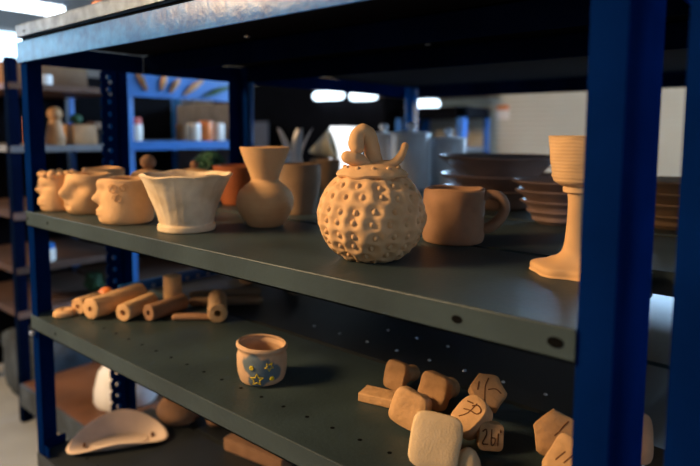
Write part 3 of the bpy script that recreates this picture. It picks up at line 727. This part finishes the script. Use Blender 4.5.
# flat slab
bm = box(-0.032, 0.032, -0.016, 0.016, 0, 0.014, bev=0.002)
for v in bm.verts: v.co += Vector((nz(*v.co, 40), nz(*(v.co + Vector((1, 2, 3))), 40), 0)) * 0.0016
o = obj('clay_slab', bm, M['stamp'], loc=(0.836, 0.163, ZL + 0.0002), rotz=face_rot(0.835, 0.153, -25)); tag(o, 'flat oblong clay slab lying at the left of the stamp pile', 'clay slab')
SQ = lambda s: [(-s, -s), (s, -s), (s, s), (-s, s), (-s, -s)]
stamp(0.913, 0.116, 24, 16, 0.050, 0.048, 0.020, 'square clay stamp with a faint framed square, in front of the flat slab', 0.05, 0.014, roll=-14, marks=())
stamp(0.908, 0.186, 30, 14, 0.045, 0.050, 0.020, 'square brown clay stamp standing behind the large pale one', 0.055, 0.014, roll=-8, m='stamp_brown')
stamp(0.995, 0.056, -4, 22, 0.060, 0.064, 0.016, 'largest clay stamp, pale rounded square with a stippled face, at the front', 0.06, 0.016, roll=-10, m='stamp_pale')
stamp(0.992, 0.196, -12, 46, 0.048, 0.050, 0.022, 'dark red six-sided clay stamp with carved strokes, at the back right', 0.05, 0.014, roll=20, m='stamp_brown', shape='hex',
      marks=([(-0.25, -0.25), (-0.05, 0.1), (0.15, 0.28)], [(0.0, 0.0), (0.2, -0.05), (0.28, -0.2)], [(-0.28, 0.1), (-0.15, 0.28)]))
stamp(0.998, 0.128, 22, 42, 0.036, 0.052, 0.034, 'long clay stamp tilted up, carved with a looping letter stroke', 0.03, 0.013, roll=-28, shape='soft',
      marks=([(-0.2, 0.0), (0.0, 0.08), (0.25, 0.12), (0.3, 0.25), (0.1, 0.3), (-0.05, 0.2)], [(0.02, 0.3), (0.0, 0.0), (-0.15, -0.2)], [(-0.3, 0.2), (-0.1, 0.25)]))
stamp(1.026, 0.138, -12, 14, 0.032, 0.034, 0.020, 'small clay stamp carved with upright strokes, right of the pile', 0.03, 0.010, roll=-4, m='stamp',
      marks=([(-0.34, 0.2), (-0.22, 0.28), (-0.2, 0.08), (-0.34, -0.22), (-0.14, -0.24)], [(0.0, 0.28), (0.0, -0.24), (0.12, -0.2), (0.14, -0.02), (0.02, 0.0)], [(0.26, 0.15), (0.25, -0.25)], [(0.34, 0.28), (0.35, 0.22)]))
bm = bmesh.new(); add_lathe(bm, [(0, 0), (0.0150, 0), (0.0155, 0.004), (0.0140, 0.014), (0.0095, 0.023), (0.004, 0.0275), (0, 0.0285)], 28)
o = obj('clay_cone', bm, M['stamp_pale'], loc=(1.022, 0.086, ZL)); tag(o, 'small blunt clay cone standing at the bottom edge, beside the largest stamp', 'clay cone')
stamp(1.098, 0.168, -2, 18, 0.058, 0.060, 0.016, 'round clay stamp with broken carved strokes, against the right post', 0.05, 0.014, m='stamp_brown', shape='hex', roll=10,
      marks=([(0.05, 0.12), (0.15, 0.22), (0.25, 0.3)], [(-0.05, 0.05), (0.02, 0.1)], [(-0.22, -0.3), (-0.1, -0.15), (0.0, -0.12)]))
stamp(1.120, 0.130, 12, 26, 0.040, 0.052, 0.014, 'clay stamp with deep finger-like hollows, leaning in front of the round one', 0.03, 0.011, roll=-22, m='stamp', shape='square',
      marks=([(-0.2, -0.1), (-0.1, 0.15)], [(0.02, -0.05), (0.12, 0.22)], [(0.2, -0.3), (0.25, -0.2)]))
stamp(1.165, 0.225, -18, 12, 0.055, 0.062, 0.016, 'shaded clay stamp glimpsed through the gap between the right posts', 0.03, 0.012, m='clay_red', marks=([(-0.1, 0.25), (0.1, -0.15), (0.16, -0.3)],))

# ------------------------------------------------------------------ bottom deck
def saddle():
    a, b = 0.108, 0.052; t = 0.006
    bm = bmesh.new(); NU, NV = 96, 22
    def P(u, v, out):
        c, s = math.cos(u), math.sin(u)
        hgt = 0.012 + 0.026 * (1 - abs(c) ** 1.6) + 0.016 * s            # rim: tall at the back (+y), lower in front
        lean = 1.0 + 0.10 * v
        rr = v
        fl = 0.60
        if rr < fl: z = 0.0
        else: z = hgt * ((rr - fl) / (1 - fl)) ** 1.35
        p = Vector((a * c * rr * (1.0), b * s * rr, z))
        bend = 0.012 * (c * rr) ** 2
        p.z += bend * 0
        p.y -= 0.018 * (c * rr) ** 2 * 1.2
        return p if out else p + Vector((0, 0, t)) + (Vector((-c * t * 0.8, -s * t * 0.8, -t * 0.7)) if rr >= fl else Vector((0, 0, 0)))
    for out in (True, False):
        g = [[bm.verts.new(P(2 * PI * k / NU, j / NV, out)) for k in range(NU)] for j in range(1, NV + 1)]
        cv = bm.verts.new(P(0, 0, out))
        for k in range(NU): bm.faces.new((cv, g[0][k], g[0][(k + 1) % NU]))
        for r0, r1 in zip(g[:-1], g[1:]):
            for k in range(NU): bm.faces.new((r0[k], r1[k], r1[(k + 1) % NU], r0[(k + 1) % NU]))
        if out: ga = g[-1]
        else:
            for k in range(NU): bm.faces.new((ga[k], g[-1][k], g[-1][(k + 1) % NU], ga[(k + 1) % NU]))
    return bm
t = thing('boat_dish', 'pale boat-shaped clay dish with a high curved back, on the bottom shelf', 'dish', (0.100, 0.138, ZB + 0.0002), math.radians(58))
obj('body', saddle(), M['clay_pink'], t)
for x, y, z in ((-0.072, -0.010, 0.010), (0.073, -0.006, 0.010)):
    bm = bmesh.new(); add_ball(bm, (x, y, z), 0.006, 0.5, 1, 1.0, n=12); obj('slot', bm, M['groove'], t)
bm = vessel([(0.030, 0.0), (0.040, 0.004), (0.053, 0.020), (0.055, 0.034), (0.047, 0.050), (0.036, 0.058), (0.036, 0.064)], 0.005, 0.008, 48)
o = obj('clay_bowl', bm, M['clay_red'], loc=(0.118, 0.290, ZB)); tag(o, 'round reddish clay bowl with a narrow mouth, behind the boat-shaped dish', 'bowl')
bm = bmesh.new(); add_ball(bm, (0, 0, 0.018), 0.026, 1.1, 1, 0.72)
for v in bm.verts: v.co += v.normal * 0.002 * nz(*v.co, 50)
o = obj('clay_lump', bm, M['clay_red'], loc=(0.205, 0.335, ZB)); tag(o, 'small clay lump on the bottom shelf, half hidden by the shelf lip', 'clay lump')
bm = box(-0.085, 0.085, -0.035, 0.035, 0, 0.030, bev=0.004)
for v in bm.verts: v.co += Vector((nz(*v.co, 20), nz(*(v.co + Vector((1, 2, 3))), 20), 0)) * 0.002
o = obj('clay_brick', bm, M['clay_red'], loc=(0.392, 0.318, ZB + 0.0002), rotz=math.radians(8)); tag(o, 'oblong clay brick on the bottom shelf below the painted cup', 'brick')

# ------------------------------------------------------------------ far rack row across the left aisle
XL = -0.80
def far_rack(y0, y1, label, boards, beams, bm_mat, backpanel):
    t = thing('aisle_rack', label, 'shelving rack', (XL, y0, FLOOR))
    T = (-XL, -y0, -FLOOR)
    def off(bm): bmesh.ops.translate(bm, verts=bm.verts[:], vec=T); return bm
    for y, sy in ((y0, 1), (y1, -1)):
        for x, sx in ((XL, -1), (XL - 0.5, 1)):
            obj('post', off(post_bm(x, y, sx, sy, FLOOR, 0.42, 0.030, 0.035)), bm_mat, t)
    for z, m, th in boards:
        obj('shelf_board', off(box(XL - 0.495, XL + 0.004, y0 + 0.004, y1 - 0.004, z - th, z)), m, t, smooth=False)
    for z0, z1, m in beams:
        obj('front_beam', off(box(XL + 0.005, XL + 0.009, y0, y1, z0, z1)), m, t, smooth=False)
    obj('back_panel', off(box(XL - 0.51, XL - 0.502, y0, y1, FLOOR + 0.05, 0.42)), backpanel, t, smooth=False)
    return t, off
far_rack(0.262, 0.665, 'dim rack with wooden boards seen past the left front post', [(0.335, M['wood'], 0.02), (0.123, M['greymetal'], 0.022), (-0.104, M['dark_board'], 0.022), (-0.298, M['dark_board'], 0.022), (-0.452, M['dark_board'], 0.022)],
         [(0.101, 0.122, M['greymetal']), (-0.130, -0.108, M['pinkish']), (-0.475, -0.453, M['pinkish'])], M['blue_dull_shaded'], M['black'])
tM, offM = far_rack(0.680, 1.250, 'bright blue rack with jars on its shelf, across the aisle behind the small pots', [(0.134, M['greymetal'], 0.02), (-0.445, M['dark_board'], 0.02)],
         [(0.311, 0.400, M['blue_bright']), (0.100, 0.136, M['blue_bright']), (-0.475, -0.450, M['pinkish'])], M['blue_bright'], M['black'])
bm = bmesh.new()
NP = 44
pts = [(XL - 0.49 + 0.48 * k / NP, 1.238 + 0.006 * math.sin(k * 1.9)) for k in range(NP + 1)]
ra = [[bm.verts.new((x, y + dy, z)) for x, y in pts] for dy, z in ((0, FLOOR + 0.05), (0, 0.31), (0.004, 0.31), (0.004, FLOOR + 0.05))]
for a, b in zip(ra, ra[1:] + ra[:1]):
    for k in range(NP): bm.faces.new((a[k], a[k + 1], b[k + 1], b[k]))
for k in (0, NP): bm.faces.new([r_[k] for r_ in ra])
obj('ribbed_side_panel', offM(bm), M['curtain'], tM)
for z in (0.293, 0.264):
    bm = bmesh.new(); add_dome(bm, (-0.049, 0.223, z), 0.0050, (1, 0, 0), 0.4); obj('bolt', offA(bm), M['bolt'], tA)
def hang(y, z, m, ln, ang, label, nm='wooden_tool', cat='tool'):
    bm = bmesh.new(); c, s = math.cos(ang) * ln / 2, math.sin(ang) * ln / 2
    add_tube(bm, [(XL + 0.015, y - c, z - s), (XL + 0.017, y, z + 0.004), (XL + 0.015, y + c, z + s)], [0.006, 0.013, 0.008], 12, 5, flat=0.6)
    o = obj(nm, bm, m); tag(o, label, cat, 'tools hung along the blue beam')
hang(0.745, 0.372, M['card'], 0.070, -1.0, 'dark brown tool on the blue beam, leftmost of the row')
hang(0.842, 0.372, M['tan'], 0.060, 1.2, 'upright brown tool on the blue beam, second from the left')
hang(0.895, 0.362, M['tan'], 0.065, 0.9, 'slanting tan tool on the blue beam, third from the left')
hang(0.985, 0.360, M['tan'], 0.105, 0.6, 'longest tan tool slanting on the blue beam')
hang(1.105, 0.350, M['green'], 0.14, 0.35, 'long green leaf-like tool on the blue beam, rightmost of the row')
def cyl(x, y, z, r, h, m, nm, label, cat, group=None, lidm=None):
    if lidm is None:
        bm = bmesh.new(); add_lathe(bm, [(0, 0), (r * 0.95, 0), (r, 0.004), (r, h - 0.004), (r * 0.95, h), (0, h)], 28)
        o = obj(nm, bm, m, loc=(x, y, z)); return tag(o, label, cat, group)
    t = thing(nm, label, cat, (x, y, z), 0, group)
    bm = bmesh.new(); add_lathe(bm, [(0, 0), (r * 0.95, 0), (r, 0.004), (r, h * 0.72), (0, h * 0.72)], 28); obj('body', bm, m, t)
    bm = bmesh.new(); add_lathe(bm, [(0, h * 0.72), (r * 0.9, h * 0.72), (r * 0.92, h * 0.97), (r * 0.85, h), (0, h)], 28); obj('cap', bm, lidm, t)
    return t
zt = 0.1342
GJ = 'jars on the blue rack'
cyl(-0.845, 0.740, zt, 0.034, 0.095, M['white'], 'jar', 'white jar with a red cap, far left on the blue rack shelf', 'jar', GJ, M['red'])
cyl(-0.845, 0.968, zt, 0.029, 0.072, M['card'], 'jar', 'plain brown jar on the blue rack shelf', 'jar', GJ)
cyl(-0.845, 1.028, zt, 0.028, 0.078, M['white'], 'jar', 'plain white jar between the brown and the orange ones', 'jar', GJ)
cyl(-0.845, 1.090, zt, 0.030, 0.088, M['orange'], 'jar', 'orange jar, tallest of the cluster on the blue rack', 'jar', GJ)
cyl(-0.845, 1.155, zt, 0.030, 0.080, M['white'], 'jar', 'white jar at the right of the cluster, right of the orange one', 'jar', GJ)
zt = 0.1232
# figurine and boxes on the left rack
t = thing('figurine', 'tan clay figurine standing on the grey-edged shelf past the left post', 'figurine', (-0.850, 0.435, zt))
bm = bmesh.new(); add_lathe(bm, [(0, 0), (0.030, 0), (0.034, 0.02), (0.027, 0.06), (0.020, 0.09), (0, 0.095)], 28); obj('body', bm, M['tan'], t)
bm = bmesh.new(); add_ball(bm, (0, 0, 0.112), 0.026); obj('head', bm, M['tan'], t)
bm = box(-0.045, 0.045, -0.045, 0.045, 0, 0.075, bev=0.004); o = obj('small_box', bm, M['tan'], loc=(-0.86, 0.530, zt + 0.0003)); tag(o, 'tan box right of the clay figurine', 'box')
bm = bmesh.new(); add_ball(bm, (0, 0, 0.0), 0.022, 1, 1, 0.9); zc = 0.075 + 0.019
o = obj('green_ball', bm, M['green'], loc=(-0.85, 0.512, zt + zc)); tag(o, 'small dark green ball resting on the tan box', 'ball')
cyl(-0.85, 0.350, zt, 0.022, 0.10, M['orange'], 'bottle', 'orange bottle just right of the left post, beside the figurine', 'bottle')
cyl(-0.85, 0.610, zt, 0.026, 0.085, M['greyblue'], 'jar', 'dark jar with a white cap at the right of the grey shelf', 'jar', 'dark jars with pale caps', M['white'])
cyl(-0.915, 0.610, zt, 0.026, 0.088, M['greyblue'], 'jar', 'dark jar with a pale pink cap behind its white-capped twin', 'jar', 'dark jars with pale caps', M['pinkish'])
zt = 0.3352
o = obj('cardboard_box', box(-0.17, 0.17, -0.14, 0.14, 0, 0.09, bev=0.003), M['card'], loc=(-1.10, 0.460, zt)); tag(o, 'brown cardboard box on top of the dim left rack', 'box')
bm = bmesh.new(); add_lathe(bm, [(0.016, 0), (0.034, 0), (0.034, 0.036), (0.016, 0.036)], 32, close=True)
o = obj('tape_roll', bm, M['white'], loc=(-0.850, 0.395, zt)); tag(o, 'grey-white roll of tape in front of the cardboard box', 'tape roll')
bm = bmesh.new()
for k in range(60):
    a = random.uniform(0, 2 * PI); q = random.random(); rr = 0.03 * math.sqrt(1 - (q - 0.3) ** 2)
    add_ball(bm, (rr * math.cos(a), rr * math.sin(a), 0.02 + 0.05 * q), 0.010, n=7)
add_ball(bm, (0, 0, 0.034), 0.033)
o = obj('round_plant', bm, M['green'], loc=(-0.860, 0.565, -0.4515)); tag(o, 'small round green plant on a low wooden board past the left post', 'plant')
cyl(-0.86, 0.385, -0.2975, 0.034, 0.062, M['white'], 'paint_pot', 'white pot with a blue cap on a middle board of the dim rack', 'pot', None, M['blue_bright'])

# low board and floor things at lower left
t = thing('low_bench', 'low brown wooden bench with a grey-blue front edge, behind the left front post', 'bench', (-0.43, 0.65, FLOOR))
obj('board', box(-0.355, 0.36, -0.39, 0.40, 0.122, 0.150, bev=0.002), M['wood'], t)
obj('front_edge', box(-0.355, 0.36, -0.40, -0.391, 0.075, 0.151, bev=0.001), M['greyblue'], t)
for x in (-0.33, 0.30):
    for y in (-0.36, 0.35): obj('leg', box(x, x + 0.03, y, y + 0.03, 0, 0.1215), M['greyblue'], t)
bm = bmesh.new(); add_lathe(bm, [(0, 0.0), (0.094, 0.0), (0.099, 0.01), (0.097, 0.045), (0.083, 0.10), (0.050, 0.138), (0.015, 0.150), (0, 0.151)], 56)
o = obj('white_bowl', bm, M['white_glaze'], loc=(-0.404, 0.433, FLOOR + 0.1502)); tag(o, 'white upturned bowl on the low brown bench, split by a punched post', 'bowl')
bm = bmesh.new(); NUc = 36
for j in range(0, 13):
    pass
add_box(bm, -0.16, 0.16, -0.12, 0.12, 0, 0.25, 0.05)
bmesh.ops.subdivide_edges(bm, edges=bm.edges[:], cuts=3, use_grid_fill=True)
for v in bm.verts:
    if v.co.z > 0.01: v.co += Vector((nz(*v.co, 9), nz(*(v.co + Vector((2, 5, 1))), 9), nz(*(v.co + Vector((5, 1, 7))), 9))) * 0.025
    else: v.co.z = 0
o = obj('cloth_bag', bm, M['greyblue'], loc=(-0.99, 0.43, FLOOR)); tag(o, 'slumped grey-blue cloth bag on the floor of the dim rack at far left', 'bag')

# ------------------------------------------------------------------ far end of the room
o = obj('dark_cabinet', box(-1.05, 1.05, -0.25, 0.25, 0, 1.46, bev=0.004), M['black'], loc=(-2.35, 3.30, FLOOR)); tag(o, 'wide dark cabinet at the far end, behind the paired strip lamps', 'cabinet')
bm = bmesh.new()
for k in range(14): add_lathe(bm, [(0.022, 0), (0.022, 1.12)], 10, mtx=Matrix.Translation((-0.30 + 0.045 * k, 0.008 * (k % 2), 0)))
bmesh.ops.holes_fill(bm, edges=bm.edges[:], sides=12)
o = obj('curtain', bm, M['curtain'], loc=(-2.75, 2.90, FLOOR)); tag(o, 'grey pleated curtain in front of the dark cabinet, right of the blue rack', 'curtain')
def striplamp(x0, x1, y, z, label):
    t = thing('strip_lamp', label, 'lamp', ((x0 + x1) / 2, y, z), 0, 'lit strip lamps at the far end'); L = (x1 - x0) / 2
    obj('housing', box(-L - 0.02, L + 0.02, -0.03, 0.05, 0.075, 0.095, bev=0.003), M['greymetal'], t)
    bm = bmesh.new(); add_tube(bm, [(-L, 0, 0.036), (L, 0, 0.036)], 0.034, 16, 1); obj('diffuser', bm, M['tube_small'], t)
striplamp(-1.95, -1.70, 3.0, 0.438, 'leftmost of the lit strip lamps, on the dark cabinet')
striplamp(-1.56, -1.37, 3.0, 0.424, 'second lit strip lamp, right over the strawberry stalk')
striplamp(-1.13, -0.95, 3.20, 0.355, 'rightmost lit strip lamp, under the beige ledge over the far blue table rack')
o = obj('wall_ledge', box(-1.40, -0.63, 2.98, 3.6, 0.452, 0.475), M['card']); tag(o, 'beige ledge on the far wall above the rightmost strip lamp', 'ledge')
t = thing('far_rack', 'small bright blue rack at the far wall, seen above the canisters', 'shelving rack', (-0.93, 3.30, FLOOR))
for x, sx in ((-0.30, 1), (0.27, -1)):
    for y, sy in ((-0.2, 1), (0.2, -1)): obj('post', post_bm(x, y, sx, sy, 0, 1.215, 0.05, 0.05), M['blue_bright'], t)
for z in (0.45, 0.925): obj('shelf_board', box(-0.295, 0.265, -0.195, 0.195, z - 0.02, z), M['greymetal'], t, smooth=False); obj('front_beam', box(-0.30, 0.27, -0.206, -0.2, z - 0.035, z + 0.005), M['blue_bright'], t, smooth=False)
obj('top_panel', box(-0.30, 0.27, -0.2, 0.2, 1.135, 1.215), M['black'], t, smooth=False)
o = obj('wall_notice', box(-0.05, 0.05, -0.006, 0, 0, 0.105), M['white'], smooth=False, loc=(-0.605, 3.599, 0.285)); tag(o, 'small white notice with a red top on the far wall', 'notice')
obj('red_header', box(-0.05, 0.05, -0.008, -0.006, 0.07, 0.105), M['orange'], o, smooth=False)
# blue upright close behind the canisters is the rear rack's own post: its window light is put into the paint colour
# lamp seen over the top deck, at upper left
t = thing('tube_lamp', 'long lit tube lamp hanging at the upper left corner', 'lamp', (-3.2, 0.75, 1.04))
obj('diffuser', box(-0.06, 0.06, -0.80, 0.78, 0, 0.055, bev=0.01), M['tube'], t)
obj('housing', box(-0.09, 0.09, -0.82, 0.80, 0.056, 0.10, bev=0.004), M['greymetal'], t)
bm = bmesh.new()
for y in (-0.6, 0.6): add_tube(bm, [(0, y, 0.10), (0, y, CEIL - 1.04)], 0.004, 8, 1)
obj('hanger', bm, M['greymetal'], t)
# dark hooded thing at the left edge
bm = bmesh.new(); add_lathe(bm, [(0, 0), (0.13, 0), (0.14, 0.02), (0.13, 0.6), (0.09, 0.72), (0.06, 0.78), (0.0, 0.80)], 24)
o = obj('dark_drum', bm, M['black'], loc=(-1.75, 0.42, FLOOR + 0.55)); tag(o, 'dark rounded drum at the left edge below the bright window', 'drum')
o = obj('dark_stand', box(-0.2, 0.2, -0.2, 0.2, 0, 0.5498), M['black'], loc=(-1.75, 0.42, FLOOR)); tag(o, 'dark stand under the rounded drum at the left edge', 'stand')
# small things on the top deck
bm = vessel([(0.02, 0), (0.024, 0.003), (0.03, 0.03), (0.028, 0.05)], 0.004, 0.006, 28)
o = obj('clay_pot', bm, M['orange'], loc=(0.12, 0.13, 0.392)); tag(o, 'orange clay pot just showing over the top deck at upper left', 'pot')

# ------------------------------------------------------------------ lights
def area(name, loc, target, size, power, col, shape='DISK', sy=None):
    l = bpy.data.lights.new(name, 'AREA'); l.shape = shape; l.size = size
    if sy: l.size_y = sy
    l.energy = power; l.color = col
    o = bpy.data.objects.new(name, l); COL.objects.link(o); o.location = loc
    o.rotation_euler = (Vector(target) - Vector(loc)).to_track_quat('-Z', 'Y').to_euler(); return o
area('warm_lamp', (-0.85, -1.75, 1.24), (0.7, 0.1, 0.0), 0.85, 128, (1.0, 0.65, 0.33))
area('ceiling_fill', (1.2, 2.0, CEIL - 0.05), (1.2, 2.0, 0), 1.2, 11, (1.0, 0.93, 0.78), 'RECTANGLE', 0.4)  # fill light added under the ceiling for the far wall and floor
area('aisle_lamp', (-0.2, 0.6, CEIL - 0.05), (-0.9, 0.8, 0), 0.5, 1.2, (1.0, 0.85, 0.65), 'RECTANGLE', 0.5)
w = bpy.data.worlds.new('room_air'); scn.world = w; w.use_nodes = True
w.node_tree.nodes['Background'].inputs[0].default_value = (0.35, 0.45, 0.7, 1); w.node_tree.nodes['Background'].inputs[1].default_value = 0.008

# ------------------------------------------------------------------ camera
cam = bpy.data.cameras.new('camera'); co_ = bpy.data.objects.new('camera', cam); COL.objects.link(co_); scn.camera = co_
yaw, pitch, roll = 0.695, 0.093, 0.006
f = Vector((-math.sin(yaw) * math.cos(pitch), math.cos(yaw) * math.cos(pitch), -math.sin(pitch)))
u0 = Vector((-math.sin(yaw) * math.sin(pitch), math.cos(yaw) * math.sin(pitch), math.cos(pitch)))
r0 = Vector((math.cos(yaw), math.sin(yaw), 0))
r = r0 * math.cos(roll) + u0 * math.sin(roll); u = u0 * math.cos(roll) - r0 * math.sin(roll)
mw = Matrix((r, u, -f)).transposed().to_4x4(); mw.translation = (1.335, -0.512, 0.170)
co_.matrix_world = mw
cam.sensor_fit = 'HORIZONTAL'; cam.sensor_width = 36; cam.lens = 36 * 582.377 / 700
cam.shift_y = -44.875 / 700
cam.clip_start = 0.02; cam.clip_end = 50
cam.dof.use_dof = True; cam.dof.aperture_fstop = 2.7; cam.dof.focus_distance = 0.79
scn.view_settings.view_transform = 'Standard'; scn.view_settings.look = 'None'
scn.view_settings.exposure = 0.0; scn.view_settings.gamma = 1.0; scn.view_settings.use_curve_mapping = False
